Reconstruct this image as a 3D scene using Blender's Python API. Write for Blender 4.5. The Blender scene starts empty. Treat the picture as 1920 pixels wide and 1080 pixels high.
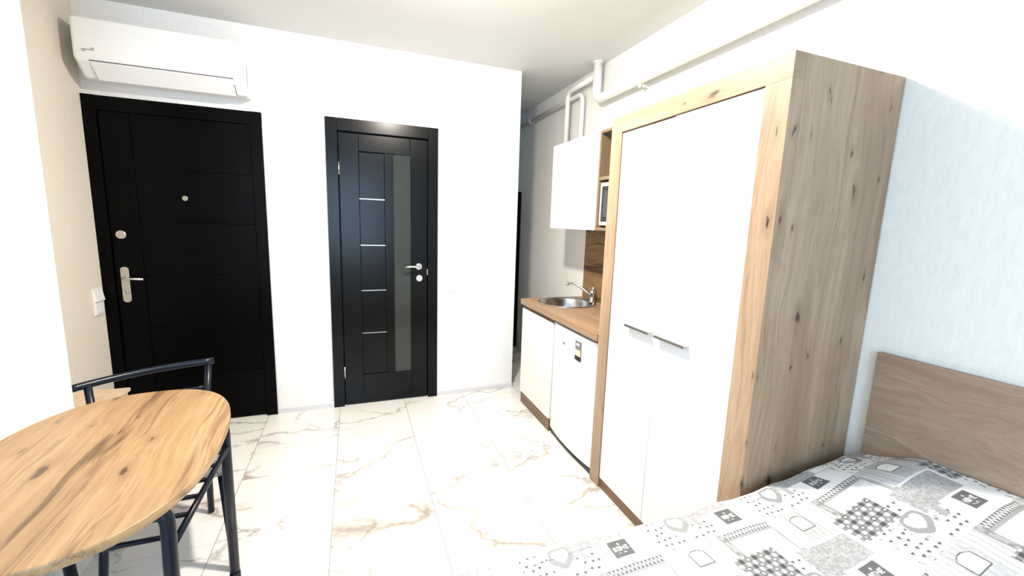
import bpy, bmesh, math, random
import numpy as np
from mathutils import Vector, Matrix
PI = math.pi
sc = bpy.context.scene
col = sc.collection

# ------------------------------------------------------------------ camera
CAM = Vector((1.4382, -3.2359, 1.4058)); YAW, PITCH, ROLL, F = 0.3632, -0.1533, 0.0326, 783.4
def cam_axes():
    f = Vector((math.sin(YAW)*math.cos(PITCH), math.cos(YAW)*math.cos(PITCH), math.sin(PITCH)))
    rt = Vector((math.cos(YAW), -math.sin(YAW), 0)); up = rt.cross(f)
    return rt*math.cos(ROLL)+up*math.sin(ROLL), -rt*math.sin(ROLL)+up*math.cos(ROLL), f
R_, U_, F_ = cam_axes()
cd = bpy.data.cameras.new('camera'); cam = bpy.data.objects.new('camera', cd); col.objects.link(cam)
cd.sensor_fit = 'HORIZONTAL'; cd.sensor_width = 36; cd.lens = F/1920*36; cd.clip_start = .02
m = Matrix(((R_.x, U_.x, -F_.x, CAM.x), (R_.y, U_.y, -F_.y, CAM.y), (R_.z, U_.z, -F_.z, CAM.z), (0, 0, 0, 1)))
cam.matrix_world = m; sc.camera = cam

# ------------------------------------------------------------------ world, lights, exposure
vs = sc.view_settings
vs.view_transform = 'Standard'; vs.look = 'None'; vs.gamma = 1; vs.use_curve_mapping = False; vs.exposure = 0.0
w = bpy.data.worlds.new('world'); sc.world = w; w.use_nodes = True
wb = w.node_tree.nodes['Background']; wb.inputs[0].default_value = (.62, .80, 1, 1); wb.inputs[1].default_value = 2.0
def area(name, loc, rot, sx, sy, power, colr, shape='RECTANGLE', spread=PI):
    l = bpy.data.lights.new(name, 'AREA'); l.shape = shape; l.size = sx; l.size_y = sy; l.energy = power; l.color = colr; l.spread = spread
    o = bpy.data.objects.new(name, l); o.location = loc; o.rotation_euler = rot; col.objects.link(o); return o
LAMP = (1.80, -1.50, 2.50)
pl_ = bpy.data.lights.new('ceiling_lamp_light', 'POINT'); pl_.energy = 106; pl_.color = (1, .905, .79); pl_.shadow_soft_size = .06
po = bpy.data.objects.new('ceiling_lamp_light', pl_); po.location = LAMP; col.objects.link(po)
area('ceiling_lamp_down_light', (LAMP[0], LAMP[1], LAMP[2]-.036), (0, 0, 0), .12, .12, 56, (1, .905, .79), 'DISK')
area('window_daylight', (1.35, -5.05, 1.50), (PI/2, 0, 0), 1.25, 1.5, 68, (.50, .74, 1))

# ------------------------------------------------------------------ node helper
class NT:
    def __init__(s, name):
        s.m = bpy.data.materials.new(name); s.m.use_nodes = True; s.t = s.m.node_tree; s.n = s.t.nodes; s.l = s.t.links
        s.b = s.n['Principled BSDF']
    def put(s, sock, v):
        if isinstance(v, bpy.types.NodeSocket): s.l.new(v, sock)
        elif isinstance(v, (tuple, list)) and len(v) == 3 and sock.type == 'RGBA': sock.default_value = (*v, 1)
        else: sock.default_value = v
    def node(s, typ, ins={}, out=0, **props):
        n = s.n.new(typ)
        for k, v in props.items(): setattr(n, k, v)
        for k, v in ins.items(): s.put(n.inputs[k], v)
        return n.outputs[out]
    def math(s, op, a, b=0.0, c=None):
        d = {0: a, 1: b}
        if c is not None: d[2] = c
        return s.node('ShaderNodeMath', d, operation=op)
    def vmath(s, op, a, b=(0, 0, 0)): return s.node('ShaderNodeVectorMath', {0: a, 1: b}, operation=op)
    def obj(s): return s.node('ShaderNodeTexCoord', out=3)
    def mapping(s, v, loc=(0, 0, 0), rot=(0, 0, 0), scale=(1, 1, 1)):
        return s.node('ShaderNodeMapping', {0: v, 1: loc, 2: rot, 3: scale})
    def noise(s, v, scale=5, detail=4, rough=.5, dist=0, out=0):
        return s.node('ShaderNodeTexNoise', {'Vector': v, 'Scale': scale, 'Detail': detail, 'Roughness': rough, 'Distortion': dist}, out=out)
    def ramp(s, f, *stops, interp='LINEAR'):
        n = s.n.new('ShaderNodeValToRGB'); s.put(n.inputs[0], f); e = n.color_ramp.elements; n.color_ramp.interpolation = interp
        while len(e) > 1: e.remove(e[-1])
        e[0].position = stops[0][0]; e[0].color = c4(stops[0][1])
        for p, c in stops[1:]:
            q = e.new(p); q.color = c4(c)
        return n.outputs[0]
    def mix(s, f, a, b, mode='MIX'):
        n = s.n.new('ShaderNodeMix'); n.data_type = 'RGBA'; n.blend_type = mode
        s.put(n.inputs[0], f); s.put(n.inputs[6], c4(a) if not isinstance(a, bpy.types.NodeSocket) else a)
        s.put(n.inputs[7], c4(b) if not isinstance(b, bpy.types.NodeSocket) else b)
        return n.outputs[2]
    def bump(s, h, strength=.2, dist=.01):
        s.l.new(s.node('ShaderNodeBump', {'Height': h, 'Strength': strength, 'Distance': dist}), s.b.inputs['Normal'])
    def set(s, **k):
        nm = {'base': 'Base Color', 'rough': 'Roughness', 'metal': 'Metallic', 'spec': 'Specular IOR Level', 'coat': 'Coat Weight',
              'em': 'Emission Color', 'es': 'Emission Strength', 'trans': 'Transmission Weight', 'alpha': 'Alpha', 'ior': 'IOR', 'sheen': 'Sheen Weight'}
        for a, v in k.items(): s.put(s.b.inputs[nm[a]], c4(v) if a in ('base', 'em') and not isinstance(v, bpy.types.NodeSocket) else v)
        return s
def c4(c):
    if isinstance(c, (int, float)): return (c, c, c, 1)
    return tuple(c) if len(c) == 4 else (*c, 1)
def srgb(r, g, b):
    f = lambda x: (x/255/12.92) if x/255 <= .04045 else ((x/255+.055)/1.055)**2.4
    return (f(r), f(g), f(b))

def plain(name, c, rough=.5, metal=0, bumps=0, var=.0, **k):
    t = NT(name); t.set(base=c, rough=rough, metal=metal, **k)
    if var:
        n = t.noise(t.obj(), 3, 4); t.set(base=t.mix(n, tuple(x*(1-var) for x in c), tuple(min(1, x*(1+var)) for x in c)))
    if bumps: t.bump(t.noise(t.obj(), 140, 3), bumps, .002)
    return t.m

def wallpaper(name, c, bumpy=.25):
    t = NT(name); v = t.obj()
    big = t.noise(v, 1.2, 3); fine = t.noise(t.mapping(v, scale=(60, 60, 18)), 1, 4, .7)
    base = t.mix(t.ramp(fine, (.35, 0), (.7, 1)), tuple(x*.93 for x in c), c)
    t.set(base=base, rough=.75, spec=.2); t.bump(fine, bumpy, .003)
    return t.m

def wood(name, dark, mid, light, axis='z', scale=1.0, streak=(.2, .1, .05), streak_amt=.5, knots=.6, rough=.45, seed=0, knot_col=(.03, .016, .01), wavy=.25, knot_scale=2.4, rot=(0, 0, 0), coat=0.0, streak2=.35):
    """wood whose grain runs along the named object axis"""
    t = NT(name); v = t.obj()
    v = t.mapping(v, loc=(seed*1.7, seed*2.3, seed*.9), rot=rot)
    r = {'z': (0, 0, 0), 'x': (0, PI/2, 0), 'y': (PI/2, 0, 0)}[axis]
    v = t.mapping(v, rot=r)
    # gentle bending of the grain
    wob = t.noise(t.mapping(v, scale=(1.5, 1.5, .8)), 2.2*scale, 2, out=1)
    wv = t.vmath('SCALE', t.vmath('SUBTRACT', wob, (.5, .5, .5))); wv.node.inputs[3].default_value = wavy*.3
    vb = t.vmath('ADD', v, wv)
    g1 = t.noise(t.mapping(vb, scale=(7, 7, .55)), scale, 5, .6, .3)
    g2 = t.noise(t.mapping(vb, scale=(60, 60, 1.6)), scale, 4, .65)
    g3 = t.noise(t.mapping(vb, scale=(260, 260, 9)), scale, 3, .7)
    c = t.ramp(g1, (.28, dark), (.48, mid), (.72, light))
    c = t.mix(t.math('MULTIPLY', t.ramp(g2, (.42, 0), (.60, 1)), .45), c, dark)
    c = t.mix(t.math('MULTIPLY', t.ramp(g3, (.5, 0), (.75, 1)), .30), c, tuple(x*.62 for x in dark))
    st = t.noise(t.mapping(vb, loc=(3.1, 1.7, 0), scale=(9, 9, .42)), scale, 3, .55, .5)
    stm = t.math('MULTIPLY', t.ramp(st, (.57, 0), (.64, 1), (.71, .25)), streak_amt)
    c = t.mix(stm, c, streak)
    s2 = t.noise(t.mapping(vb, loc=(8.1, 4.7, 2), scale=(24, 24, .9)), scale, 4, .6, .6)
    c = t.mix(t.math('MULTIPLY', t.ramp(s2, (.56, 0), (.62, 1), (.68, .2)), streak2), c, tuple(x*1.25 for x in streak))
    if knots:
        vb2 = t.vmath('ADD', vb, t.vmath('MULTIPLY', t.vmath('SUBTRACT', t.noise(t.mapping(v, scale=(42, 42, 14)), 1, 4, .7, out=1), (.5, .5, .5)), (.026, .026, .075)))
        sp = t.n.new('ShaderNodeSeparateXYZ'); t.put(sp.inputs[0], vb2)
        uv = t.node('ShaderNodeCombineXYZ', {0: t.math('ADD', sp.outputs[0], sp.outputs[1]), 1: t.math('MULTIPLY', sp.outputs[2], .33), 2: 0.0})
        for sc_, thr, r0, kk in ((knot_scale*2.4, .58, .042, 1.0), (knot_scale*5.1, .70, .050, .85)):
            kn = t.n.new('ShaderNodeTexVoronoi'); kn.voronoi_dimensions = '2D'; t.put(kn.inputs['Vector'], t.vmath('ADD', uv, (sc_*.13, .4, 0)))
            kn.inputs['Scale'].default_value = sc_; kn.inputs['Randomness'].default_value = .85
            cs = t.n.new('ShaderNodeSeparateColor'); t.put(cs.inputs[0], kn.outputs['Color'])
            sel = t.ramp(cs.outputs[0], (thr, 0), (thr+.03, 1))
            dd_ = t.math('DIVIDE', kn.outputs['Distance'], t.math('ADD', .45, cs.outputs[1]))
            halo = t.math('MULTIPLY', t.math('MULTIPLY', t.ramp(dd_, (r0*.6, 1), (r0*3.4, 0)), sel), .5*kk)
            core = t.math('MULTIPLY', t.math('MULTIPLY', t.ramp(dd_, (r0*.55, 1), (r0*1.15, 0)), sel), kk)
            c = t.mix(t.math('MULTIPLY', halo, knots), c, tuple(x*.55 for x in dark))
            c = t.mix(t.math('MULTIPLY', core, knots), c, knot_col)
    t.set(base=c, rough=rough, spec=.35, coat=coat)
    t.bump(g2, .08, .001)
    return t.m

def marble():
    t = NT('marble_tiles'); v = t.obj(); S = .467
    sp = t.n.new('ShaderNodeSeparateXYZ'); t.put(sp.inputs[0], v)
    X = t.math('DIVIDE', t.math('SUBTRACT', sp.outputs[0], .378), S); Y = t.math('DIVIDE', t.math('SUBTRACT', sp.outputs[1], .111), S)
    fx, fy = t.math('FRACT', X), t.math('FRACT', Y); ix, iy = t.math('FLOOR', X), t.math('FLOOR', Y)
    def edge(f): return t.math('MINIMUM', f, t.math('SUBTRACT', 1, f))
    gx = t.math('LESS_THAN', edge(fx), .0034); gy = t.math('MULTIPLY', t.math('LESS_THAN', edge(fy), .0026), .45)
    grout = t.math('MAXIMUM', gx, gy)
    off = t.node('ShaderNodeCombineXYZ', {0: t.math('MULTIPLY', ix, 3.37), 1: t.math('ADD', t.math('MULTIPLY', iy, .61), t.math('MULTIPLY', ix, .9)), 2: t.math('ADD', t.math('MULTIPLY', iy, 1.93), t.math('MULTIPLY', ix, .77))})
    p = t.vmath('ADD', v, off)
    p = t.mapping(p, rot=(0, 0, .6), scale=(.75, 1.25, 1))
    warp = t.noise(p, 3.2, 5, .62, out=1)
    ws = t.vmath('SCALE', t.vmath('SUBTRACT', warp, (.5, .5, .5))); ws.node.inputs[3].default_value = .34
    q = t.vmath('ADD', p, ws)
    def vein(sc_, wdt, loc, det=1.0):
        n = t.noise(t.mapping(q, loc=loc), sc_, det, .4, .0)
        a = t.math('ABSOLUTE', t.math('SUBTRACT', n, .5))
        return t.ramp(a, (0, 1), (wdt, .45), (wdt*2.4, 0))
    mask = t.ramp(t.noise(t.mapping(p, loc=(5, 2, 1)), 2.0, 3), (.34, .15), (.50, 1))
    mask2 = t.ramp(t.noise(t.mapping(p, loc=(1, 7, 3)), 2.6, 3), (.42, 0), (.56, 1))
    mask3 = t.ramp(t.noise(t.mapping(p, loc=(4, 1, 6)), 2.2, 4), (.52, 0), (.64, 1))
    v1 = t.math('MULTIPLY', vein(1.5, .0075, (0, 0, 0)), mask)
    v2 = t.math('MULTIPLY', vein(2.6, .0085, (9, 4, 2)), mask2)
    cloud = t.math('MULTIPLY', vein(1.5, .028, (0, 0, 0)), mask3)
    base = t.mix(t.noise(p, 1.3, 3), (.69, .685, .66), (.77, .765, .75))
    c = t.mix(t.math('MULTIPLY', cloud, .45), base, (.36, .295, .235))
    c = t.mix(t.math('MULTIPLY', v1, .72), c, (.245, .205, .17))
    c = t.mix(t.math('MULTIPLY', v2, .70), c, (.27, .24, .20))
    c = t.mix(t.math('MULTIPLY', grout, .9), c, (.25, .24, .225))
    t.set(base=c, rough=.16, spec=.4)
    return t.m

def crinkle():
    t = NT('clear_plastic_wrap'); v = t.obj()
    vo = t.n.new('ShaderNodeTexVoronoi'); vo.feature = 'DISTANCE_TO_EDGE'; t.put(vo.inputs['Vector'], t.vmath('ADD', v, t.noise(v, 30, 3, out=1))); vo.inputs['Scale'].default_value = 38
    n = t.noise(v, 55, 4, .7, 1.5)
    c = t.mix(t.ramp(n, (.38, 0), (.62, 1)), (.03, .032, .04), (.60, .61, .64))  # dark folds and silvery sheen of the wrap painted into the colour
    c = t.mix(t.ramp(vo.outputs[0], (0, 1), (.06, 0)), c, (.9, .9, .92))  # bright glints along the creases, painted as well
    t.set(base=c, rough=.14, spec=.9, coat=1.0); t.bump(n, 1.0, .03)
    return t.m

def brushed(name, c=(.62, .63, .64), rough=.3):
    t = NT(name); n = t.noise(t.mapping(t.obj(), scale=(4, 90, 90)), 1, 3)
    t.set(base=t.mix(n, tuple(x*.85 for x in c), c), metal=1, rough=rough); return t.m

# colour of the woven print is a fabric property stored on the cover's mesh
def printed():
    t = NT('patchwork_print'); a = t.n.new('ShaderNodeAttribute'); a.attribute_name = 'print'
    weave = t.noise(t.mapping(t.obj(), scale=(900, 900, 900)), 1, 2)
    c = t.mix(t.math('MULTIPLY', weave, .12), a.outputs['Color'], (.55, .55, .55))
    t.set(base=c, rough=.85, spec=.1, sheen=.1); t.bump(t.noise(t.obj(), 300, 2), .15, .001)
    return t.m

M = {}
M['wall_white'] = wallpaper('white_wallpaper', (.82, .82, .81))
M['wall_side'] = wallpaper('cream_wallpaper', (.83, .83, .79))
M['wall_recess'] = wallpaper('beige_wallpaper', (.72, .67, .59))
M['end_wall'] = wallpaper('shade_toned_wallpaper', (.42, .43, .42))  # darkened so the passage's shade and weak bounce sit in the colour
M['ceiling'] = plain('ceiling_paint', (.70, .70, .68), .7, var=.02)
M['floor'] = marble()
M['white_plastic'] = plain('white_plastic', (.80, .80, .80), .35, var=.01)
M['white_gloss'] = plain('white_laminate', (.82, .82, .83), .28, var=.01)
M['white_warm'] = plain('cream_white_laminate', (.82, .81, .76), .3, var=.01)
M['skirting'] = plain('white_skirting', (.62, .62, .64), .4, var=.04)
M['pipe'] = plain('white_pipe_paint', (.80, .79, .75), .3, var=.02)
M['black_plastic'] = plain('black_plastic', (.012, .012, .013), .35, var=.1)
M['grey_plastic'] = plain('grey_plastic', (.16, .16, .17), .4, var=.1)
M['dark_tube'] = plain('blue_black_powder_coat', (.0025, .0055, .013), .3, var=.15, spec=.3)
M['chrome'] = plain('chrome', (.78, .77, .75), .14, 1)
M['inlay'] = plain('dulled_metal_strip', (.42, .43, .44), .3, 1)
M['satin'] = plain('satin_nickel', (.60, .58, .53), .32, 1)
M['steel'] = brushed('brushed_steel', (.45, .455, .46), .22)
M['alu'] = brushed('aluminium_handle', (.50, .50, .49), .35)
M['glass_dark'] = plain('smoked_glass', (.030, .036, .033), .10, spec=.3)
M['oven_glass'] = plain('oven_glass', (.03, .035, .04), .12)
M['blackout'] = plain('dark_cloth', (.012, .013, .018), .9, bumps=.3)
def darkwood(name, c, rough, spec=.14):
    t = NT(name); v = t.obj(); g = t.noise(t.mapping(v, scale=(120, 120, 4)), 1, 4, .7)
    t.set(base=t.mix(g, tuple(x*.7 for x in c), tuple(x*1.4 for x in c)), rough=rough, spec=spec); t.bump(g, .08, .001); return t.m
M['wenge'] = darkwood('wenge_veneer', (.0022, .0022, .0025), .22, .18)
M['wenge_h'] = M['wenge']
M['black_door'] = darkwood('black_brown_door_skin', (.0008, .0008, .001), .3, .07)
oak = dict(dark=(.26, .172, .110), mid=(.36, .25, .162), light=(.44, .318, .213), streak=(.20, .125, .08), streak_amt=.55, knots=.95, knot_col=(.045, .025, .016), streak2=.6, wavy=.32)
M['oak_v'] = wood('knotty_oak_upright', axis='z', seed=1, knot_scale=2.6, **oak)
M['oak_h'] = wood('knotty_oak_lengthwise', axis='y', seed=2, knot_scale=2.6, **oak)
M['oak_dark'] = wood('brown_oak_plinth', (.13, .075, .042), (.19, .11, .062), (.25, .15, .085), axis='y', seed=3, knots=.3)
M['counter'] = wood('worktop_oak', (.26, .165, .10), (.36, .24, .15), (.44, .31, .20), axis='y', seed=4, knots=.2, streak_amt=.25)
M['backsplash'] = wood('streaky_walnut_panel', (.15, .085, .035), (.27, .165, .075), (.36, .23, .115), axis='y', seed=5.3, scale=1.6, streak=(.045, .022, .010), streak_amt=.95, knots=.2, wavy=.28)
M['shelf_oak'] = wood('shelf_oak', (.17, .12, .078), (.24, .172, .112), (.30, .22, .148), axis='z', seed=6, knots=.4)
M['table'] = wood('wotan_oak_table', (.25, .145, .07), (.37, .235, .12), (.45, .305, .165), axis='y', seed=7.4, scale=1.0, streak=(.095, .05, .025), streak_amt=.9, knots=.75, knot_col=(.035, .017, .009), wavy=.3, knot_scale=2.0, rough=.38, streak2=.55)
M['headboard'] = wood('sonoma_oak', (.27, .18, .125), (.37, .26, .185), (.46, .335, .25), axis='y', seed=8, scale=1.5, streak=(.22, .145, .10), streak_amt=.5, knots=0, wavy=.6)
M['birch'] = wood('light_birch', (.50, .38, .25), (.58, .45, .31), (.66, .53, .38), axis='z', seed=9, knots=0, streak_amt=.15)
M['mattress'] = plain('mattress_ticking', (.7, .7, .7), .9)
M['wrap'] = crinkle()
M['print'] = printed()
M['rubber'] = plain('black_rubber', (.01, .01, .01), .7)
M['cream_paper'] = plain('cream_paper', (.72, .55, .44), .6)
M['lampglow'] = plain('lamp_diffuser', (.9, .88, .84), .5, em=(1, .93, .82), es=2.0)
M['sheet_glass'] = plain('window_glass', (1, 1, 1), .0, trans=1, ior=1.45)

# ------------------------------------------------------------------ geometry helpers
class B:
    def __init__(s): s.bm = bmesh.new()
    def box(s, x0, x1, y0, y1, z0, z1, bev=0, seg=2):
        x0, x1 = sorted((x0, x1)); y0, y1 = sorted((y0, y1)); z0, z1 = sorted((z0, z1))
        r = bmesh.ops.create_cube(s.bm, size=1); vs_ = r['verts']
        for v in vs_: v.co = Vector(((x0+x1)/2+v.co.x*(x1-x0), (y0+y1)/2+v.co.y*(y1-y0), (z0+z1)/2+v.co.z*(z1-z0)))
        if bev:
            es = list({e for v in vs_ for e in v.link_edges}); bmesh.ops.bevel(s.bm, geom=es, offset=bev, segments=seg, affect='EDGES', profile=.6)
        return s
    def tube(s, pts, r, n=14, caps=True):
        pts = [Vector(p) for p in pts]; rr = r if isinstance(r, (list, tuple)) else [r]*len(pts)
        prev = None; rings = []
        for i, p in enumerate(pts):
            d = (pts[min(i+1, len(pts)-1)]-pts[max(i-1, 0)]).normalized()
            if prev is None:
                a = Vector((0, 0, 1)) if abs(d.z) < .9 else Vector((1, 0, 0)); u = d.cross(a).normalized()
            else: u = (prev-d*prev.dot(d)).normalized()
            prev = u; w_ = d.cross(u)
            rings.append([s.bm.verts.new(p+(u*math.cos(2*PI*k/n)+w_*math.sin(2*PI*k/n))*rr[i]) for k in range(n)])
        for a, b in zip(rings, rings[1:]):
            for k in range(n): s.bm.faces.new((a[k], a[(k+1) % n], b[(k+1) % n], b[k])).smooth = True
        if caps: s.bm.faces.new(rings[0][::-1]); s.bm.faces.new(rings[-1])
        return s
    def disc(s, c, axis, r, h, n=32, bev=.0):
        """solid round plate centred at c, thickness h along axis"""
        a = Vector(axis).normalized(); c = Vector(c)
        if bev: s.tube([c-a*h/2, c-a*(h/2-bev*.01), c+a*(h/2-bev), c+a*(h/2)], [r, r, r, r-bev], n)
        else: s.tube([c-a*h/2, c+a*h/2], r, n)
        return s
    def prism(s, prof, axis, a, b, bev=0):
        """profile (list of 2D points) extruded along 'x','y','z' from a to b"""
        def mk(p, t): return {'x': (t, p[0], p[1]), 'y': (p[0], t, p[1]), 'z': (p[0], p[1], t)}[axis]
        v0 = [s.bm.verts.new(mk(p, a)) for p in prof]; v1 = [s.bm.verts.new(mk(p, b)) for p in prof]; n = len(prof)
        f = [s.bm.faces.new(v0[::-1]), s.bm.faces.new(v1)]
        for k in range(n): f.append(s.bm.faces.new((v0[k], v0[(k+1) % n], v1[(k+1) % n], v1[k])))
        if bev: bmesh.ops.bevel(s.bm, geom=list({e for g in f for e in g.edges}), offset=bev, segments=2, affect='EDGES')
        return s
    def lathe(s, c, prof, n=40, cap0=True):
        """profile of (radius, z) about vertical axis through c"""
        c = Vector(c); rings = []
        for r, z in prof: rings.append([s.bm.verts.new(c+Vector((r*math.cos(2*PI*k/n), r*math.sin(2*PI*k/n), z))) for k in range(n)])
        for a, b in zip(rings, rings[1:]):
            for k in range(n): s.bm.faces.new((a[k], a[(k+1) % n], b[(k+1) % n], b[k])).smooth = True
        if cap0: s.bm.faces.new(rings[0][::-1])
        s.bm.faces.new(rings[-1])
        return s
    def obj(s, name, mat, parent=None, local=False, loc=None):
        bmesh.ops.recalc_face_normals(s.bm, faces=s.bm.faces)
        off = Vector((0, 0, 0))
        if parent is not None and not local:
            p = parent
            while p is not None: off += p.location; p = p.parent
        if loc is not None: off = Vector(loc)
        if off.length: bmesh.ops.translate(s.bm, verts=s.bm.verts, vec=-off)
        me = bpy.data.meshes.new(name); s.bm.to_mesh(me); s.bm.free()
        o = bpy.data.objects.new(name, me); col.objects.link(o); me.materials.append(M[mat] if isinstance(mat, str) else mat)
        if parent is not None: o.parent = parent
        if loc is not None: o.location = loc
        return o
def tag(o, label=None, cat=None, group=None, kind=None):
    if label: o['label'] = label
    if cat: o['category'] = cat
    if group: o['group'] = group
    if kind: o['kind'] = kind
    return o
def thing(name, label, cat, loc, rz=0, group=None):
    o = bpy.data.objects.new(name, None); col.objects.link(o); o.location = loc; o.rotation_euler = (0, 0, rz); o.empty_display_size = .1
    return tag(o, label, cat, group)
def struct(name, b, mat, label=None, cat=None):
    return tag(b.obj(name, mat), label, cat, kind='structure')
def arc(c, r, a0, a1, u, v, n=8):
    c, u, v = Vector(c), Vector(u), Vector(v)
    return [c+(u*math.cos(a0+(a1-a0)*i/n)+v*math.sin(a0+(a1-a0)*i/n))*r for i in range(n+1)]
def bend(pts, r=.04, n=6):
    """round the corners of a polyline"""
    P = [Vector(p) for p in pts]; out = [P[0]]
    for i in range(1, len(P)-1):
        a = (P[i-1]-P[i]); b = (P[i+1]-P[i]); d = min(r, a.length*.49, b.length*.49); a.normalize(); b.normalize()
        s0, s1 = P[i]+a*d, P[i]+b*d
        for k in range(n+1):
            t = k/n; out.append(s0*(1-t)**2+P[i]*2*t*(1-t)+s1*t*t)
    return out+[P[-1]]

# ------------------------------------------------------------------ room shell
ZC = 2.576; XW = 3.18; YB = -5.1
struct('floor', B().box(-.15, XW+.12, YB-.1, 1.27, -.1, 0), 'floor', 'white marble-look floor tiles with grey and tan veins', 'floor')
struct('ceiling', B().box(-.15, XW+.12, YB-.1, 1.27, ZC, ZC+.1), 'ceiling', 'plain light grey ceiling', 'ceiling')
E0, E1, EH = .055, .845, 1.99      # clear openings behind the casings
D0, D1, DH = 1.335, 1.975, 2.01
wb_ = B()
wb_.box(-.12, E0, 0, .14, 0, ZC); wb_.box(E0, E1, 0, .14, EH, ZC); wb_.box(E1, D0, 0, .14, 0, ZC); wb_.box(D0, D1, 0, .14, DH, ZC); wb_.box(D1, 2.692, 0, .14, 0, ZC)
wb_.box(2.57, 2.692, .14, 1.16, 0, ZC); wb_.box(E0, E1, .1, .14, 0, EH); wb_.box(D0, D1, .1, .14, 0, DH)
struct('wall_back', wb_, 'wall_white', 'bright white wall holding the two black doors', 'wall')
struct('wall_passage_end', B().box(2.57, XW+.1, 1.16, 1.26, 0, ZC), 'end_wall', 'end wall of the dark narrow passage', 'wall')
struct('wall_right', B().box(XW, XW+.1, YB, 1.16, 0, ZC), 'wall_side', 'textured pale wall behind wardrobe, kitchenette and headboard', 'wall')
struct('wall_recess_left', B().box(-.12, 0, -1.22, 0, 0, ZC), 'wall_recess', 'beige textured wall left of the black entrance door', 'wall')
struct('wall_left', B().box(-.12, .41, YB, -1.22, 0, ZC), 'wall_white', 'bright white wall the oval table stands against', 'wall')
wf = B(); wf.box(-.12, .70, YB-.1, YB, 0, ZC); wf.box(2.00, XW+.1, YB-.1, YB, 0, ZC); wf.box(.70, 2.00, YB-.1, YB, 0, .75); wf.box(.70, 2.00, YB-.1, YB, 2.35, ZC)
struct('wall_front', wf, 'wall_white')
wo = B().box(.70, 2.00, YB-.08, YB-.03, .75, .80).box(.70, 2.00, YB-.08, YB-.03, 2.30, 2.35).box(.70, .75, YB-.08, YB-.03, .8, 2.3).box(1.95, 2.00, YB-.08, YB-.03, .8, 2.3).box(1.33, 1.37, YB-.08, YB-.03, .8, 2.3)
wd = struct('window_1', wo, 'white_plastic')
B().box(.75, 1.95, YB-.06, YB-.055, .8, 2.3).obj('glass_pane', 'sheet_glass', wd)
def skirting(name, x0, x1, label):
    return struct(name, B().prism([(0, 0), (-.012, 0), (-.012, .034), (-.006, .046), (0, .046)], 'x', x0, x1), 'skirting', label, 'baseboard')
skirting('baseboard_back_middle', .898, 1.271, 'short white baseboard between the two black doors')
skirting('baseboard_back_right', 2.041, 2.692, 'white baseboard right of the narrow panelled door')

# ------------------------------------------------------------------ entrance door (door_1)
d = tag(bpy.data.objects.new('door_1', None), 'wide plain black entrance door under the air conditioner', 'door', kind='structure'); col.objects.link(d); d.location = (.45, 0, 0)
B().box(.001, .063, -.02, .1, 0, 2.058, .002).box(.83, .897, -.02, .1, 0, 2.058, .002).box(.001, .897, -.0195, .1, 1.978, 2.057, .002).obj('door_frame', 'black_door', d)
lf = B(); y0, y1 = -.006, .04
lf.box(.063, .83, .000, y1, .006, 1.978)
lf.box(.066, .206, y0, .01, .01, 1.975, .0015)
for a, b in ((.01, .345), (.349, .675), (.679, 1.010), (1.014, 1.341), (1.345, 1.658), (1.662, 1.975)): lf.box(.211, .827, y0, .01, a, b, .0015)
leaf = lf.obj('door_leaf', 'black_door', d)
B().disc((.452, y0-.003, 1.495), (0, -1, 0), .016, .008, bev=.002).obj('peephole', 'chrome', leaf)
le = B().disc((.113, y0-.004, 1.262), (0, -1, 0), .027, .010, bev=.004); le.disc((.113, y0-.011, 1.262), (0, -1, 0), .008, .008); tag(le.obj('lock_cover', 'satin', leaf), 'round satin metal lock cover')
pl = B(); prof = [(.113+.021*math.cos(t), 1.048+.018*math.sin(t)) for t in [PI*k/10 for k in range(11)]]+[(.113+.021*math.cos(t), .862+.018*math.sin(t)) for t in [PI+PI*k/10 for k in range(11)]]
pl.prism(prof, 'y', y0, y0-.009, .002); hp = pl.obj('handle_plate', 'satin', leaf)
B().tube(bend([(.113, y0-.005, .995), (.113, y0-.055, .995), (.155, y0-.058, .998), (.232, y0-.056, .992)], .02), [.0085]*8+[.0075]*7+[.0055]).obj('lever_handle', 'satin', hp) if False else None
B().tube(bend([(.113, y0-.005, .998), (.113, y0-.052, .998), (.222, y0-.056, .994)], .018), .0075).obj('lever_handle', 'satin', hp)
B().disc((.113, y0-.013, .91), (0, -1, 0), .012, .012).box(.108, .118, y0-.034, y0-.012, .896, .924, .003).obj('thumb_turn', 'satin', hp)

# ------------------------------------------------------------------ panelled door (door_2)
d = tag(bpy.data.objects.new('door_2', None), 'narrow black panelled interior door with a tall smoked glass strip', 'door', kind='structure'); col.objects.link(d); d.location = (1.655, 0, 0)
B().box(1.2715, 1.345, -.018, .1, 0, 2.08, .002).box(1.966, 2.0398, -.018, .1, 0, 2.08, .002).box(1.346, 1.965, -.0175, .1, 1.997, 2.08, .002).obj('door_frame', 'wenge', d)
B().box(1.345, 1.350, .022, .09, 0, 1.99).box(1.962, 1.966, .022, .09, 0, 1.99).box(1.345, 1.966, .022, .09, 1.991, 1.997).obj('door_stop', 'black_door', d)
l2 = B(); ya, yb = -.004, .034
l2.box(1.353, 1.481, ya, yb, .008, 1.988, .002).box(1.837, 1.959, ya, yb, .008, 1.988, .002)
l2.box(1.4825, 1.8355, ya, yb, 1.872, 1.988, .002).box(1.4825, 1.8355, ya, yb, .008, .230, .002)
l2.box(1.655, 1.718, ya+.006, yb, .230, 1.872, .002)
leaf = l2.obj('door_leaf', 'wenge', d)
zs = [.230, .555, .879, 1.214, 1.545, 1.872]
for a, b in zip(zs, zs[1:]): B().box(1.481, 1.655, ya+.010, .03, a+.003, b-.003, .003).obj('inset_panel', 'wenge', leaf)
for z in zs[1:-1]: B().box(1.4815, 1.6545, ya+.0065, .012, z-.003, z+.003).obj('metal_inlay', 'inlay', leaf)
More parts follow.
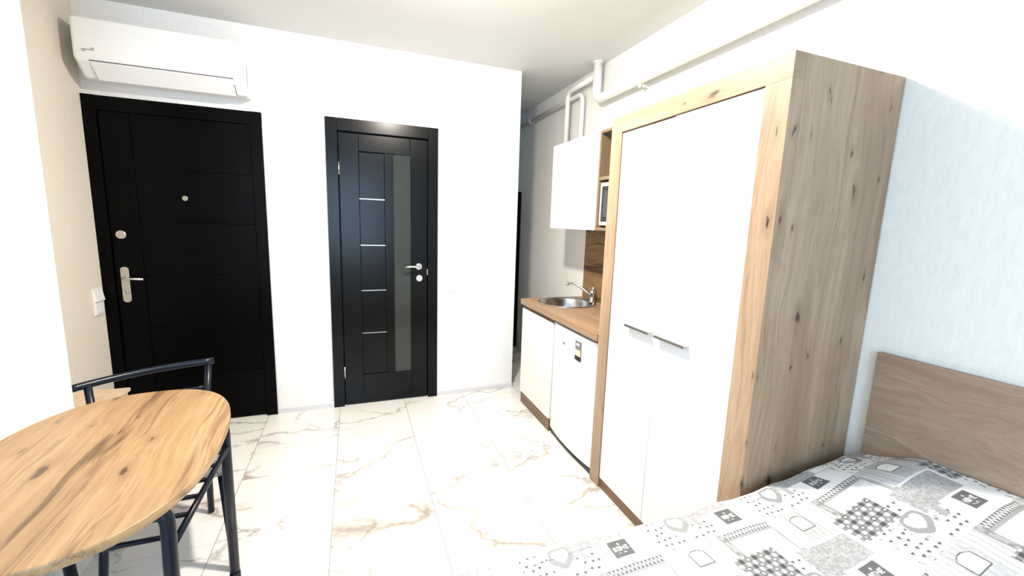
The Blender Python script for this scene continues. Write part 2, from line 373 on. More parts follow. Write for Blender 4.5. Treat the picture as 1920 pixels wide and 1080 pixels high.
B().box(1.718, 1.837, ya+.010, .02, .230, 1.872).obj('glass_strip', 'glass_dark', leaf)
hr = B().disc((1.897, ya-.005, 1.057), (0, -1, 0), .0255, .010, bev=.003).obj('handle_rose', 'chrome', leaf)
B().tube(bend([(1.897, ya-.008, 1.057), (1.897, ya-.05, 1.057), (1.84, ya-.054, 1.062), (1.792, ya-.050, 1.058)], .018), .008).obj('lever_handle', 'chrome', hr)
B().disc((1.901, ya-.005, .967), (0, -1, 0), .0255, .010, bev=.003).box(1.897, 1.905, ya-.022, ya-.008, .955, .979, .002).obj('keyhole_rose', 'chrome', leaf)
for z in (1.748, .262): B().tube([(1.3505, ya-.005, z-.045), (1.3505, ya-.005, z+.045)], .0055).obj('hinge', 'chrome', leaf)
B().box(1.9595, 1.9645, -.0045, .02, .99, 1.036).obj('strike_plate', 'chrome', d)

# ------------------------------------------------------------------ switches
s_ = thing('light_switch', 'tall white double switch plate on beige wall beside the entrance door', 'light switch', (.0, -.088, .866))
B().box(0, .009, -.138, -.040, .786, .948, .003).obj('cover_plate', 'white_plastic', s_)
B().prism([(.008, .872), (.022, .872), (.012, .934), (.008, .934)], 'y', -.130, -.050).obj('rocker', 'white_plastic', s_)
B().box(.008, .012, -.130, -.050, .798, .862, .002).obj('rocker', 'white_plastic', s_)
s_ = thing('light_switch', 'small white switch on bright wall right of the panelled door', 'light switch', (2.135, 0, .89))
B().box(2.098, 2.172, -.010, 0, .852, .926, .003).obj('cover_plate', 'white_plastic', s_)
B().box(2.110, 2.160, -.014, -.009, .862, .916, .002).obj('rocker', 'white_plastic', s_)

# ------------------------------------------------------------------ air conditioner
a = thing('air_conditioner', 'white split air conditioner mounted above the entrance door', 'air conditioner', (.465, 0, 2.1))
pr = [(0, 2.412), (-.190, 2.412), (-.202, 2.40), (-.205, 2.30), (-.204, 2.215), (-.192, 2.19), (-.120, 2.124), (-.10, 2.118), (-.02, 2.122), (0, 2.128)]
ab = B(); nst = 8; xs = [.074, .077, .087, .84, .850, .855]; ins = [.008, .003, 0, 0, .006, .018]
rings = []
for x, i_ in zip(xs, ins):
    rings.append([ab.bm.verts.new((x, min(0, y+i_ if y < -.01 else y), z-(i_ if z > 2.2 else -i_*.6))) for y, z in pr])
for q, p in zip(rings, rings[1:]):
    for k in range(len(pr)): f = ab.bm.faces.new((q[k], q[(k+1) % len(pr)], p[(k+1) % len(pr)], p[k])); f.smooth = False
ab.bm.faces.new(rings[0]); ab.bm.faces.new(rings[-1][::-1])
ab.obj('casing', 'white_plastic', a)
# louvre lying on the sloped lower front, its seam as a dark inset
e0, e1 = Vector((-.195, 2.196)), Vector((-.118, 2.122)); nrm = Vector((-1, -1)).normalized()
def slab(x0, x1, t0, t1, h0, h1):
    p = [e0.lerp(e1, t0)+nrm*h0, e0.lerp(e1, t1)+nrm*h0, e0.lerp(e1, t1)+nrm*h1, e0.lerp(e1, t0)+nrm*h1]
    return B().prism([tuple(q) for q in p], 'x', x0, x1)
slab(.135, .795, -.02, 1.0, -.004, .0015).obj('air_outlet', 'grey_plastic', a)
slab(.139, .790, .07, 1.02, .0, .007).obj('louvre', 'white_plastic', a)
lo = B()
for dx, dz, x0, x1 in ((0, 0, .113, .166), (0, .008, .150, .166), (0, -.008, .113, .128)):
    lo.prism([(-.204, 2.243+dz), (-.2062, 2.243+dz), (-.2062, 2.2465+dz), (-.204, 2.2465+dz)], 'x', x0, x1)
lo.obj('brand_mark', 'grey_plastic', a)
B().box(.8572, .8585, -.15, -.10, 2.17, 2.29, .0005).obj('side_grip', 'skirting', a)

# ------------------------------------------------------------------ pipes
PX = 3.115
p = thing('heating_pipe', 'thick white heating pipe dropping from ceiling and running above the wardrobe', 'pipe', (PX, -.42, 2.31))
B().tube(bend([(PX, -.425, ZC-.002), (PX, -.425, 2.313), (PX, YB+.02, 2.313)], .075, 10), .031, 20).obj('pipe_run', 'pipe', p)
B().tube([(PX, -.425, ZC-.012), (PX, -.425, ZC)], .038, 20).obj('ceiling_collar', 'pipe', p)
for y in (-.93, -2.7, -4.3): B().tube([(PX+.033*math.cos(t), y, 2.313+.033*math.sin(t)) for t in [2*PI*k/20 for k in range(21)]], .006, 8).box(PX+.02, XW, y-.006, y+.006, 2.27, 2.284).box(PX-.006, PX+.006, y-.008, y+.008, 2.262, 2.284, .002).obj('pipe_clip', 'pipe', p)
p = thing('water_pipe', 'slim white pipe rising from cabinet top and bending toward the thick pipe', 'pipe', (3.13, .005, 1.99), 0, 'slim water pipes above the wall cabinet')
B().tube(bend([(3.118, .03, 1.985), (3.118, .03, 2.485), (3.118, -.393, 2.487)], .07, 8), .0195, 16).obj('pipe_run', 'pipe', p)
p = thing('water_pipe', 'slim white pipe bending from cabinet top into the dark passage', 'pipe', (3.13, -.185, 1.99), 0, 'slim water pipes above the wall cabinet')
B().tube(bend([(3.142, -.175, 1.985), (3.142, -.175, 2.430), (3.142, 1.155, 2.430)], .07, 8), .0175, 16).obj('pipe_run', 'pipe', p)
B().tube([(3.142+.019*math.cos(t), .86, 2.43+.019*math.sin(t)) for t in [2*PI*k/16 for k in range(17)]], .006, 8)  .box(3.15, XW-.001, .853, .867, 2.424, 2.436).obj('pipe_clip', 'pipe', p)

# ------------------------------------------------------------------ kitchenette
XF = 2.652
k = thing('base_cabinet', 'white kitchen base cabinet with wood plinth under the sink', 'cabinet', (2.9, -.55, 0))
B().box(XF+.022, XW-.005, -.300, -.316, .0, .79).box(XF+.022, XW-.005, -.800, -.816, .0, .79).box(XF+.022, XW-.005, -.316, -.80, .10, .116).box(XW-.02, XW-.008, -.316, -.80, .116, .60).box(XF+.022, XF+.04, -.316, -.8, .74, .79).obj('carcass', 'oak_dark', k)
B().box(XF, XF+.018, -.292, -.815, .092, .762, .001).obj('door', 'white_warm', k)
B().box(XF+.006, XF+.0215, -.300, -.816, 0, .090).obj('plinth', 'oak_dark', k)
fr = thing('refrigerator', 'white under-counter refrigerator with a sticker, beside the wardrobe', 'refrigerator', (2.9, -1.09, 0))
B().box(XF+.045, XW-.03, -.832, -1.362, .03, .772, .004).obj('body', 'white_gloss', fr)
B().box(XF+.016, XW-.08, -.835, -1.358, .0, .029).obj('base', 'black_plastic', fr)
def curved(z0, z1, name, th=.045, bul=.022, off=0.0):
    b = B(); n = 16; prof = []
    for i in range(n+1):
        t = i/n; y = -.828-.538*t; prof.append((XF+.012-off-bul*(1-(2*t-1)**2), y))
    prof += [(XF+.012+th, -1.366), (XF+.012+th, -.828)]
    b.prism(prof, 'z', z0, z1); return b.obj(name, 'white_gloss', fr)
dr = curved(.045, .7248, 'door'); curved(.7262, .775, 'top_panel')
lgo = B()
for i, (dy, wv) in enumerate(((0, .012), (.014, .008), (.024, .006), (.032, .010), (.044, .006), (.052, .012))):
    yy = -.985-dy; lgo.box(XF-.0085, XF-.004, yy, yy-wv, .676, .686)
lgo.obj('brand_mark', 'grey_plastic', dr)
st = B().box(XF-.0112, XF+.004, -1.150, -1.213, .628, .742); sk = st.obj('sticker', 'grey_plastic', dr)
B().box(XF-.0122, XF, -1.150, -1.213, .655, .692).obj('cream_band', 'cream_paper', sk)
B().box(XF-.0122, XF, -1.150, -1.213, .628, .655).obj('black_band', 'black_plastic', sk)
B().box(XF-.0122, XF, -1.163, -1.195, .716, .730).obj('emblem', 'white_plastic', sk)

# worktop with a round hole for the sink
SX, SY, SR = 2.925, -.497, .205
wt = B(); hole = [(SX+SR*.94*math.cos(2*PI*i/48), SY+SR*.94*math.sin(2*PI*i/48)) for i in range(48)]
bm = wt.bm; x0, x1, yy0, yy1 = XF-.012, XW-.002, -1.372, -.277
def outer(i):
    a_ = 2*PI*i/48; dx, dy = math.cos(a_), math.sin(a_)
    t = min(((x1-SX)/dx if dx > 1e-6 else (x0-SX)/dx if dx < -1e-6 else 1e9), ((yy1-SY)/dy if dy > 1e-6 else (yy0-SY)/dy if dy < -1e-6 else 1e9)); return (SX+dx*t, SY+dy*t)
# ring mesh from hole to a square-ish outline through the slab corners
outl = [outer(i) for i in range(48)]
for cx_, cy_ in ((x0, yy0), (x0, yy1), (x1, yy0), (x1, yy1)):
    j = min(range(48), key=lambda i: (outl[i][0]-cx_)**2+(outl[i][1]-cy_)**2); outl[j] = (cx_, cy_)
for z_ in (.795, .833):
    hv = [bm.verts.new((*q, z_)) for q in hole]; ov = [bm.verts.new((*q, z_)) for q in outl]
    for i in range(48): bm.faces.new((hv[i], hv[(i+1) % 48], ov[(i+1) % 48], ov[i]))
    if z_ == .795: lh, lo_ = hv, ov
for i in range(48):
    j = (i+1) % 48; bm.faces.new((lh[i], lh[j], hv[j], hv[i])); bm.faces.new((lo_[i], lo_[j], ov[j], ov[i]))
tag(wt.obj('worktop', 'counter', loc=(2.9, -.82, .8)), 'wood-look kitchen worktop holding the round sink', 'worktop')
sk = B().lathe((SX, SY, .833), [(SR+.008, .0005), (SR+.010, .003), (SR, .006), (SR*.95, .004), (SR*.90, -.006), (SR*.86, -.06), (SR*.74, -.125), (SR*.55, -.145), (.03, -.15), (.028, -.155), (.001, -.155)], 64, cap0=False)
so = thing('sink', 'round stainless steel sink set in the wood worktop', 'sink', (SX, SY, .833)); sk.obj('basin', 'steel', so)
B().lathe((SX, SY, .833-.150), [(.026, .0), (.026, .004), (.02, .003), (.001, .003)], 24).obj('drain', 'chrome', so)
fa = thing('faucet', 'chrome single-lever faucet behind the round sink', 'faucet', (3.12, -.535, .838))
B().lathe((3.12, -.535, .8335), [(.026, 0), (.026, .006), (.020, .012), (.018, .06), (.021, .066), (.021, .085), (.014, .094), (.002, .096)], 28).obj('faucet_body', 'chrome', fa)
B().tube(bend([(3.12, -.535, .875), (3.075, -.475, .925), (3.02, -.405, .966), (2.99, -.365, .958)], .03), .0085, 12).tube([(2.992, -.368, .962), (2.990, -.366, .942)], .012, 14).obj('spout', 'chrome', fa)
B().tube([(3.12, -.535, .92), (3.128, -.53, .945), (3.135, -.50, .965)], [.010, .009, .006], 12).obj('lever', 'chrome', fa)
tag(B().box(XW-.012, XW-.001, -.300, -1.372, .836, 1.378).obj('backsplash_panel', 'backsplash', loc=(3.17, -.84, 1.1)), 'dark streaky walnut panel on the wall above the worktop', 'wall panel')

wc = thing('wall_cabinet', 'white-fronted kitchen wall cabinet below the two slim pipes', 'cabinet', (3.0, -.62, 1.38))
B().box(2.870, XW-.001, -.305, -.937, 1.385, 1.978).obj('carcass', 'white_warm', wc)
B().box(2.850, 2.868, -.302, -.939, 1.380, 1.982, .001).obj('door', 'white_gloss', wc)
B().box(2.862, 2.872, -.296, -.304, 1.895, 1.915).obj('hinge', 'black_plastic', wc)
sh = thing('open_shelf_unit', 'oak open shelf unit holding the microwave beside the wardrobe', 'shelf', (3.0, -1.15, 1.38))
B().box(2.852, XW-.001, -.941, -.957, 1.380, 1.976).obj('side_panel', 'shelf_oak', sh)
B().box(2.852, XW-.001, -1.354, -1.370, 1.380, 1.976).obj('side_panel', 'shelf_oak', sh)
B().box(2.852, XW-.001, -.957, -1.354, 1.960, 1.976).obj('top_panel', 'shelf_oak', sh)
B().box(2.853, XW-.001, -.957, -1.354, 1.684, 1.702).obj('shelf_board', 'shelf_oak', sh)
B().box(2.853, XW-.001, -.957, -1.354, 1.380, 1.398).obj('bottom_panel', 'shelf_oak', sh)
B().box(XW-.010, XW-.002, -.957, -1.354, 1.398, 1.960).obj('back_panel', 'shelf_oak', sh)
mw = thing('microwave', 'white microwave with black window inside the oak shelf unit', 'microwave', (3.0, -1.15, 1.4))
B().box(2.880, XW-.03, -.968, -1.345, 1.416, 1.664, .004).box(2.9, 2.93, -.98, -1.01, 1.399, 1.417).box(2.9, 2.93, -1.30, -1.33, 1.399, 1.417).box(3.08, 3.11, -.98, -1.01, 1.399, 1.417).box(3.08, 3.11, -1.30, -1.33, 1.399, 1.417).obj('casing', 'white_gloss', mw)
md = B().box(2.862, 2.879, -.964, -1.349, 1.412, 1.668, .004).obj('door', 'white_gloss', mw)
mg = B().box(2.8595, 2.866, -.984, -1.27, 1.434, 1.646, .002).obj('window', 'black_plastic', md)
B().box(2.8585, 2.862, -1.010, -1.245, 1.462, 1.618, .001).obj('glass_pane', 'oven_glass', mg)

# ------------------------------------------------------------------ wardrobe
W = thing('wardrobe', 'tall knotty oak wardrobe with two plain white doors', 'wardrobe', (2.9, -1.84, 0))
XR = 2.650; YL, YR, H = -1.374, -2.300, 1.930
B().box(XR, XR+.05, YL, YL-.085, 0, H-.076, .001).obj('left_stile', 'oak_v', W)
B().box(XR, XR+.05, YR+.088, YR, 0, H-.0752, .0005).obj('right_stile', 'oak_v', W)
B().box(XR, XR+.05, YL, YR, H-.075, H, .0005).obj('top_rail', 'oak_h', W)
B().box(XR+.0508, XW-.004, YR+.0155, YR, 0, H, .0008).obj('side_panel', 'oak_v', W)
B().box(XR+.05, XW-.004, YL, YL-.016, 0, H).obj('side_panel', 'oak_v', W)
B().box(XR+.05, XW-.004, YL-.016, YR+.0155, H-.018, H).obj('top_panel', 'oak_h', W)
B().box(XW-.012, XW-.005, YL-.016, YR+.0155, .05, H-.018).obj('back_panel', 'oak_v', W)
B().box(XR+.010, XR+.026, YL-.086, YR+.089, 0, .056).obj('plinth', 'oak_dark', W)
B().box(XR+.06, XW-.012, YL-.016, YR+.0155, .06, .078).obj('floor_panel', 'oak_h', W)
yl, ym, yr = YL-.088, -1.8155, YR+.091
for nm, ya_, yb_, ztop, hy0, hy1 in (('door', yl, ym+.0015, 1.848, -1.617, -1.789), ('door', ym-.0015, yr, 1.851, -1.826, -2.004)):
    dd = B().box(XR+.006, XR+.024, ya_, yb_, .058, ztop, .001).obj(nm, 'white_gloss', W)
    z_ = .949
    B().box(XR-.022, XR-.017, hy0, hy1, z_-.007, z_+.004, .001).box(XR-.022, XR+.006, hy0, hy1, z_+.001, z_+.0045, .0008).obj('handle', 'alu', dd)

# ------------------------------------------------------------------ dark door at the end of the passage (door_3)
d = tag(bpy.data.objects.new('door_3', None), 'dark door at the end of the narrow passage', 'door', kind='structure'); col.objects.link(d); d.location = (2.97, 1.15, 0)
B().box(2.70, 2.755, 1.135, 1.16, 0, 1.75).box(3.125, 3.175, 1.135, 1.16, 0, 1.75).box(2.755, 3.125, 1.135, 1.16, 1.70, 1.75).obj('door_frame', 'wenge', d)
lf = B().box(2.757, 3.123, 1.142, 1.158, .005, 1.698, .002).obj('door_leaf', 'wenge', d)
hr = B().disc((3.07, 1.136, 1.06), (0, -1, 0), .024, .012, bev=.003).obj('handle_rose', 'black_plastic', lf)
B().tube(bend([(3.07, 1.13, 1.06), (3.07, 1.08, 1.06), (2.97, 1.075, 1.06)], .018), .009).obj('lever_handle', 'black_plastic', hr)

# ------------------------------------------------------------------ shoe cabinet in the recess
s_ = thing('shoe_cabinet', 'small pale wood cabinet in the corner behind the chair', 'cabinet', (.24, -1.06, 0))
B().box(.012, .415, -1.210, -.840, .035, .558).obj('body', 'birch', s_)
B().box(.004, .423, -1.214, -.830, .559, .575, .001).obj('top_panel', 'birch', s_)
B().box(.02, .40, -1.20, -.85, 0, .035).obj('plinth', 'oak_dark', s_)

# ------------------------------------------------------------------ oval table
TX, TY, TA, TB, TZ, TN, TR = .725, -1.759, .306, .481, .705, 2.49, .072
tb = thing('dining_table', 'small oval oak-top table on dark metal legs against the left wall', 'table', (TX, TY, 0), TR)
b = B(); n = 96; ring = []
for i in range(n):
    t = 2*PI*i/n; c_, s__ = math.cos(t), math.sin(t)
    ring.append((TA*math.copysign(abs(c_)**(2/TN), c_), TB*math.copysign(abs(s__)**(2/TN), s__)))
levels = [(.997, -.0240), (1.0, -.022), (1.0, -.003), (.9965, -.0008), (.992, 0)]
vs_ = [[b.bm.verts.new((x*k_, y*k_, TZ+dz)) for x, y in ring] for k_, dz in levels]
for q, r_ in zip(vs_, vs_[1:]):
    for i in range(n): b.bm.faces.new((q[i], q[(i+1) % n], r_[(i+1) % n], r_[i])).smooth = True
b.bm.faces.new(vs_[0][::-1]); b.bm.faces.new(vs_[-1])
b.obj('tabletop', 'table', tb, local=True)
ci, si = math.cos(-TR), math.sin(-TR)
def tl(x, y, z):   # world to table-local
    dx, dy = x-TX, y-TY; return (dx*ci-dy*si, dx*si+dy*ci, z)
LEG = {'far_right': ((.978, -1.535), (.972, -1.518)), 'near_right': ((.975, -2.03), (.985, -2.09)), 'far_left': ((.475, -1.535), (.468, -1.46)), 'near_left': ((.475, -2.03), (.468, -2.09))}
for nm, ((ax, ay), (bx_, by_)) in LEG.items():
    sgn = -1 if 'right' in nm else 1
    B().tube(bend([tl(ax+sgn*.13, ay, .666), tl(ax, ay, .666), tl(bx_, by_, .006)], .055, 10), .0168, 20).obj('leg', 'dark_tube', tb, local=True)
B().tube([tl(.60, -1.535, .666), tl(.86, -1.535, .666)], .0145).tube([tl(.60, -2.03, .666), tl(.86, -2.03, .666)], .0145).tube([tl(.725, -1.535, .666), tl(.725, -2.03, .666)], .012).obj('top_frame', 'dark_tube', tb, local=True)
for q in LEG.values():
    B().tube([tl(*q[1], 0), tl(*q[1], .025)], .0185, 20).obj('foot_cap', 'rubber', tb, local=True)
rk = B()
rk.box(-.0075, .0075, 0, 0, 0, 0) if False else None
for x in (.984, .466): rk.tube([tl(x, -1.54, .560), tl(x, -2.03, .560)], .0090, 10)
for i in range(6):
    y = -1.575-i*.085; rk.tube([tl(.466, y, .560), tl(.984, y, .560)], .0072, 10)
rk.obj('shelf_rack', 'dark_tube', tb, local=True)

# ------------------------------------------------------------------ chair
CX, CY = .695, -1.315
ch = thing('dining_chair', 'dark metal chair with plastic-wrapped seat pushed in behind the table', 'chair', (CX, CY, 0), math.radians(23.5))
cc, ss = math.cos(math.radians(-23.5)), math.sin(math.radians(-23.5))
def cl(x, y, z):
    dx, dy = x-CX, y-CY; return (dx*cc-dy*ss, dx*ss+dy*cc, z)
def bow(x0, y0, z0, x1, y1, z1, sag, n=14, up=0.0):
    a0, a1 = Vector((x0, y0, z0)), Vector((x1, y1, z1)); d_ = (a1-a0); pn = Vector((-d_.y, d_.x, 0)).normalized()
    return [Vector(cl(*(a0.lerp(a1, i/n)+pn*sag*(1-(2*i/n-1)**2)+Vector((0, 0, up*(1-(2*i/n-1)**2)))))) for i in range(n+1)]
B().tube(bow(.385, -1.215, .716, .800, -.953,  .716, .045), .0150, 18).obj('back_rail', 'dark_tube', ch, local=True)
B().tube(bow(.445, -1.185, .600, .765, -.985, .600, .04), .008, 12).obj('back_slat', 'dark_tube', ch, local=True)
LL, LR = ((.432, -1.17), (.462, -1.205), (.462, -1.200)), ((.778, -.955), (.770, -1.03), (.772, -1.062))
for (tx, ty), (mx, my), (fx, fy) in (LL, LR):
    B().tube(bend([cl(tx, ty, .712), cl(mx, my, .42), cl(fx, fy, .006)], .08), .0130, 16).obj('leg', 'dark_tube', ch, local=True)
for (tx, ty), (fx, fy) in (((.60, -1.50), (.590, -1.575)), ((.915, -1.39), (.962, -1.475))):
    B().tube([cl(tx, ty, .392), cl(fx, fy, .006)], .0130, 16).obj('leg', 'dark_tube', ch, local=True)
B().tube([cl(.462, -1.203, .375), cl(.60, -1.50, .375), cl(.912, -1.388, .375), cl(.771, -1.035, .375), cl(.462, -1.203, .375)], .0095, 10).obj('seat_frame', 'dark_tube', ch, local=True)
sb = B()
q = [cl(.452, -1.195, 0), cl(.60, -1.535, 0), cl(.955, -1.405, 0), cl(.825, -1.045, 0)]
q2 = [Vector(v_) for v_ in q]
bt = bmesh.ops.create_grid(sb.bm, x_segments=22, y_segments=22, size=.5)
rn = random.Random(3)
for v_ in sb.bm.verts:
    u_, w_ = v_.co.x+.5, v_.co.y+.5; P_ = q2[0].lerp(q2[3], u_).lerp(q2[1].lerp(q2[2], u_), w_)
    e_ = 1-max(abs(2*u_-1), abs(2*w_-1))**8
    v_.co = Vector((P_.x, P_.y, (.438+.024*e_)+rn.uniform(-.003, .003)))
ext = bmesh.ops.extrude_face_region(sb.bm, geom=list(sb.bm.faces))
nv = [g for g in ext['geom'] if isinstance(g, bmesh.types.BMVert)]
for v_ in nv: v_.co.z = .382
for f in sb.bm.faces: f.smooth = True
sb.obj('seat', 'wrap', ch, local=True)

# ------------------------------------------------------------------ bed
BX0, BX1, BY0, BY1 = 1.20, 3.150, -3.90, -2.335
bd = thing('bed', 'bed with oak headboard in the corner beside the wardrobe', 'bed', (2.2, -3.1, 0))
B().box(BX0+.02, BX1, BY0+.02, BY1-.02, .06, .26, .006).obj('bed_base', 'headboard', bd)
B().box(BX0+.02, BX1-.005, BY0+.02, BY1-.015, .261, .525, .03).obj('mattress', 'mattress', bd)
B().box(3.155, 3.178, -3.98, -2.362, .02, 1.0, .001).obj('headboard', 'headboard', bd)
for x in (BX0+.08, BX1-.08):
    for y in (BY0+.08, BY1-.08): B().box(x-.03, x+.03, y-.03, y+.03, 0, .062).obj('leg', 'oak_dark', bd)

# --- patchwork cover: print() gives the fabric's own printed tone at (u,v) metres, v down towards the room's near side
FONT = {'H': ['101', '101', '111', '101', '101'], 'O': ['111', '101', '101', '101', '111'], 'M': ['10001', '11011', '10101', '10001', '10001'], 'E': ['111', '100', '110', '100', '111']}
def word_mask(x, y, w, h):
    cols_ = []
    for i, c_ in enumerate('HOME'):
        g = FONT[c_]
        for cidx in range(len(g[0])): cols_.append([r_[cidx] == '1' for r_ in g])
        if i < 3: cols_.append([False]*5)
    A = np.array(cols_).T; H_, W_ = A.shape
    ix = np.floor((x/w+.5)*W_).astype(int); iy = np.floor((y/h+.5)*H_).astype(int)
    ok = (ix >= 0) & (ix < W_) & (iy >= 0) & (iy < H_)
    out = np.zeros(x.shape, bool); out[ok] = A[iy[ok], ix[ok]]; return out
def hashn(a, b, s=0):
    v_ = np.sin(a*127.1+b*311.7+s*74.7)*43758.5453; return v_-np.floor(v_)
def vnoise(x, y, s, seed=0):
    X, Y = x*s, y*s; ix, iy = np.floor(X), np.floor(Y); fx, fy = X-ix, Y-iy; fx = fx*fx*(3-2*fx); fy = fy*fy*(3-2*fy)
    return (hashn(ix, iy, seed)*(1-fx)+hashn(ix+1, iy, seed)*fx)*(1-fy)+(hashn(ix, iy+1, seed)*(1-fx)+hashn(ix+1, iy+1, seed)*fx)*fy
def heart(x, y, s):
    X, Y = x/s, -y/s+.15; return (X*X+Y*Y-1)**3-X*X*Y*Y*Y
PW, PH = .377, .283
def printed_tone(U, V):
    tone = np.full(U.shape, .90)
    row = np.floor((V+.115)/PH)                       # bands of the repeat, alternate bands shifted by half
    for ps, dr in ((0, -1), (0, 0), (1, -1), (1, 0)):
        r_ = row+dr
        v = V-r_*PH
        uu = U-(np.mod(r_, 2))*PW*.49
        c0 = np.floor(uu/PW+.5)
        for dc in (-1, 0, 1):
            u = uu-(c0+dc)*PW; cid = c0+dc
            def R(a, b, c, d): return (u > a) & (u < b) & (v > c) & (v < d)
            if ps == 0:
                # pale sprigged patch with its grey border (below the dark square)
                m_ = R(-.085, .100, .070, .290)&(v<.285); tone[m_] = .66+.16*vnoise(u[m_], v[m_], 110, 3)
                # dotted heart patch
                m_ = R(-.275, -.070, -.110, .050); tone[m_] = .90
                for k_, (gs, sd) in enumerate(((.021, 1), (.030, 9))):
                    gx, gy = np.floor(u/gs+.5*np.mod(np.floor(v/gs), 2)), np.floor(v/gs)
                    cx_ = (gx-.5*np.mod(gy, 2)+.5)*gs+(hashn(gx, gy, sd)-.5)*gs*.35; cy_ = (gy+.5)*gs+(hashn(gx, gy, sd+2)-.5)*gs*.3
                    hh = heart(u-cx_, v-cy_, .0042 if k_ == 0 else .0068)
                    sel = hashn(gx, gy, sd+5)
                    if k_ == 0: tone[m_ & (hh < 0) & (sel > .15)] = .09
                    else: tone[m_ & (hh < .0) & (hh > -.35) & (sel > .55)] = .38
                hx = heart(u+.165, v+.030, .027); tone[m_ & (hx < .9)] = .90; tone[m_ & (hx < .35)] = .27; hx2 = heart(u+.165, v+.031, .0200); tone[m_ & (hx2 < .0)] = .90
            else:
                m_ = R(.080, .100, .062, .285); tone[m_] = .30+.10*vnoise(u[m_], v[m_], 60, 4)
                m_ = R(-.078, .090, .052, .072); z_ = np.abs(np.mod(u/.012, 1)*2-1); zig = np.abs((v-.062)/.010-(z_*1.4-.7)) < .38
                tone[m_ & zig] = .85; tone[m_ & ~zig] = .13
                m_ = R(-.078, .09, .072, .080); tone[m_] = .34
                # planked patch with its small plate
                m_ = R(-.290, -.098, .048, .160); pl_ = .46+.26*vnoise(u[m_], v[m_]*.05, 90, 7)
                ln = np.abs(np.mod((u+.004*np.sin(v*40+cid))/.0165, 1)-.5) < .06; tone[m_] = pl_; tone[m_ & ln] = .33
                m_ = R(-.225, -.155, .05, .155); tone[m_ & ~ln] = .42+.12*vnoise(u[m_ & ~ln], v[m_ & ~ln], 160, 8)
                top = -.024+.010*((u+.195)/.024)**2
                inn = (np.abs(u+.195) < .026) & (v-.092 > top-.002) & (v-.092 < .026); tone[inn] = .10
                inn = (np.abs(u+.195) < .0228) & (v-.092 > top+.0012) & (v-.092 < .0228); tone[inn] = .93
                tx_ = inn & (np.abs(v-.088) < .0016) & (np.abs(u+.195) < .014) & (vnoise(u, v, 500, 2) > .45); tone[tx_] = .5
                tx_ = inn & (np.abs(v-.098) < .0014) & (np.abs(u+.195) < .009) & (vnoise(u, v, 500, 5) > .45); tone[tx_] = .55
                # ribbon
                m_ = R(-.098, -.078, .050, .132); tone[m_] = .38; tone[m_ & (vnoise(u, v, 110, 6) > .62)] = .24; e_ = m_ & ((u < -.0955) | (u > -.0805)); tone[e_] = .22
                # gingham
                m_ = R(-.125, .012, .130, .222); a_ = np.mod(u/.0225, 1) < .55; b_ = np.mod(v/.0225, 1) < .55
                tone[m_] = .62; tone[m_ & (a_ ^ b_)] = .22; tone[m_ & a_ & b_] = .05
                du, dv = np.mod(u/.0225, 1)-.275, np.mod(v/.0225, 1)-.275; rr_ = np.hypot(du, dv); ch_ = np.mod(np.floor(u/.0225)+np.floor(v/.0225), 2) == 0
                tone[m_ & ch_ & (rr_ < .17)] = .7; tone[m_ & ch_ & (rr_ < .07)] = .1
                # grey floral
                m_ = R(-.320, -.138, .165, .255); f_ = vnoise(u, v, 190, 11)*.55+vnoise(u, v, 420, 12)*.45; tone[m_] = np.clip(.56-.36*f_[m_], .24, .5)
    # dark square badge last so it always shows
    for dr in (-1, 0, 1):
        r_ = row+dr; v = V-r_*PH; uu = U-(np.mod(r_, 2))*PW*.49; u = uu-np.floor(uu/PW+.5)*PW
        bg = (u > -.070) & (u < .105) & (v > -.035) & (v < .050) & (np.abs(v) < .05); 
        if dr == 0: tone[bg & (np.abs(u) < .07) & (v < .048)] = .91
        m_ = (np.abs(u) < .029) & (np.abs(v) < .027); tone[m_] = .085+.03*vnoise(u[m_], v[m_], 300, 1)
        m2 = m_ & word_mask(u, v, .043, .014); tone[m2] = .75
        tone[m_ & (np.abs(v-.0145) < .0022) & (np.abs(u) < .013) & (vnoise(u, v, 420, 3) > .45)] = .45
        tone[m_ & (np.hypot(u, v+.0145) < .0035)] = .5
    return tone
def smooth(a, b, x):
    t = np.clip((x-a)/(b-a), 0, 1); return t*t*(3-2*t)
xs = np.concatenate([np.linspace(1.19, 1.55, 19)[:-1], np.arange(1.55, 3.1501, .0018)]); xs[-1] = 3.151
s_top = .0
# run across the bed: side drop (behind), rounded edge, top, coarse remainder, near drop
S = np.concatenate([np.arange(-.30, -.04, .012), np.arange(-.04, .70, .0018), np.linspace(.702, 1.56, 30), np.linspace(1.57, 1.86, 20)])
def prof(s):
    rad = .030; L = rad*PI/2
    far = -s; y = np.where(s < 0, BY1+0*s, BY1-s); z = 0*s
    # s measured from the start of the flat top; rounded shoulder for -L<s<0
    a = np.clip(-s/L, 0, 1)*PI/2
    y = np.where(s < 0, BY1-rad+rad*np.sin(a), BY1-rad-s); z = np.where(s < 0, rad*(np.cos(a)-1), 0)
    z = np.where(s < -L, -rad-(-s-L), z)
    top_w = (BY1-rad)-(BY0+rad)
    over = s-top_w; a2 = np.clip(over/L, 0, 1)*PI/2
    y = np.where(over > 0, BY0+rad-rad*np.sin(a2), y); z = np.where(over > 0, rad*(np.cos(a2)-1), z); z = np.where(over > L, -rad-(over-L), z)
    return y, z
ys, zs_ = prof(S)
XX, SS_ = np.meshgrid(xs, S, indexing='ij'); YY = np.repeat(ys[None, :], len(xs), 0); ZZ = np.repeat(zs_[None, :], len(xs), 0)
headw = smooth(2.55, 3.12, XX)                       # cover swells over the pillow at the head end
base = .560+.060*headw+.082*smooth(2.62, 3.10, XX)*smooth(2.335, 2.58, -YY)*(1-smooth(3.55, 3.85, -YY))
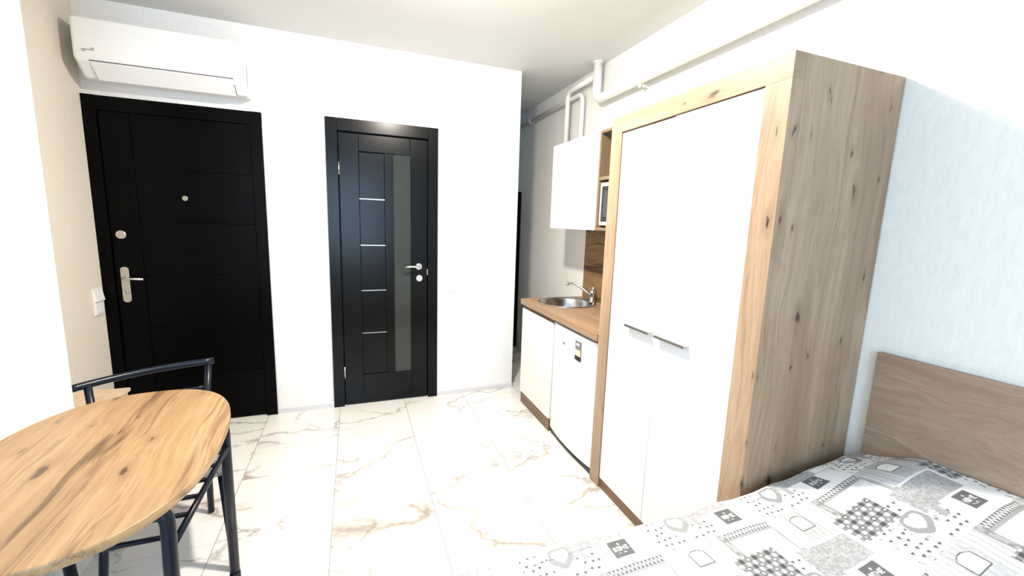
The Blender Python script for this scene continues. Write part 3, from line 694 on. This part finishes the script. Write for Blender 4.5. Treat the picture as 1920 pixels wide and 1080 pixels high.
wr = (vnoise(XX, YY, 3.2, 21)-.5)*.014+(vnoise(XX+YY*.6, YY, 9, 22)-.5)*.006+(vnoise(XX*1.0, YY, 24, 23)-.5)*.0022
ZZ = np.maximum(base+ZZ+wr*np.clip(1+ZZ*8, 0, 1), .22)
YY = YY+np.where(SS_ < .02, (vnoise(XX, XX*0, 11, 31)-.5)*.010-.004, 0)
foot = np.clip((1.24-XX)/.05, 0, 1); ZZ = ZZ-foot*.05
tone = printed_tone(XX-2.084, -(YY+2.416)) if False else printed_tone(XX-2.084, (SS_+(BY1-.03)*-1)-2.416)
# hem band printed just over the shoulder
Uh = XX; band = (SS_ > -.035) & (SS_ < -.012); tone[band] = np.where((vnoise(Uh, SS_, 70, 41) > .55)[band], .45, .80)
nx, ny = XX.shape
co = np.stack([XX, YY, ZZ], -1).reshape(-1, 3)-np.array([2.2, -3.1, .56])
idx = np.arange(nx*ny).reshape(nx, ny)
quads = np.stack([idx[:-1, :-1], idx[:-1, 1:], idx[1:, 1:], idx[1:, :-1]], -1).reshape(-1, 4)
me = bpy.data.meshes.new('bedspread'); me.vertices.add(len(co)); me.vertices.foreach_set('co', co.astype(np.float32).ravel())
me.loops.add(quads.size); me.loops.foreach_set('vertex_index', quads.astype(np.int32).ravel())
me.polygons.add(len(quads)); me.polygons.foreach_set('loop_start', np.arange(0, quads.size, 4, dtype=np.int32)); me.polygons.foreach_set('use_smooth', np.ones(len(quads), bool))
me.update(calc_edges=True)
at = me.color_attributes.new('print', 'FLOAT_COLOR', 'POINT'); t_ = tone.ravel(); colr = np.stack([t_*.99, t_*.985, t_*.99, np.ones_like(t_)], -1)
at.data.foreach_set('color', colr.astype(np.float32).ravel())
me.materials.append(M['print'])
bs = bpy.data.objects.new('bedspread', me); col.objects.link(bs); bs.location = (2.2, -3.1, .56)
tag(bs, 'grey and white patchwork bedspread with hearts and dark word badges', 'bedspread')

# ------------------------------------------------------------------ ceiling lamp (just out of frame, it lights the room)
lm = thing('ceiling_lamp', 'bare white bulb in a socket on the ceiling', 'ceiling lamp', (LAMP[0], LAMP[1], LAMP[2]))
B().lathe((LAMP[0], LAMP[1], LAMP[2]), [(.018, .028), (.020, .060), (.045, .070), (.055, ZC-LAMP[2]-.001), (.001, ZC-LAMP[2]-.001)], 32).obj('socket', 'white_plastic', lm)
B().lathe((LAMP[0], LAMP[1], LAMP[2]), [(.001, -.032), (.018, -.027), (.030, -.010), (.031, .004), (.024, .018), (.016, .030), (.001, .030)], 32).obj('bulb', 'lampglow', lm)
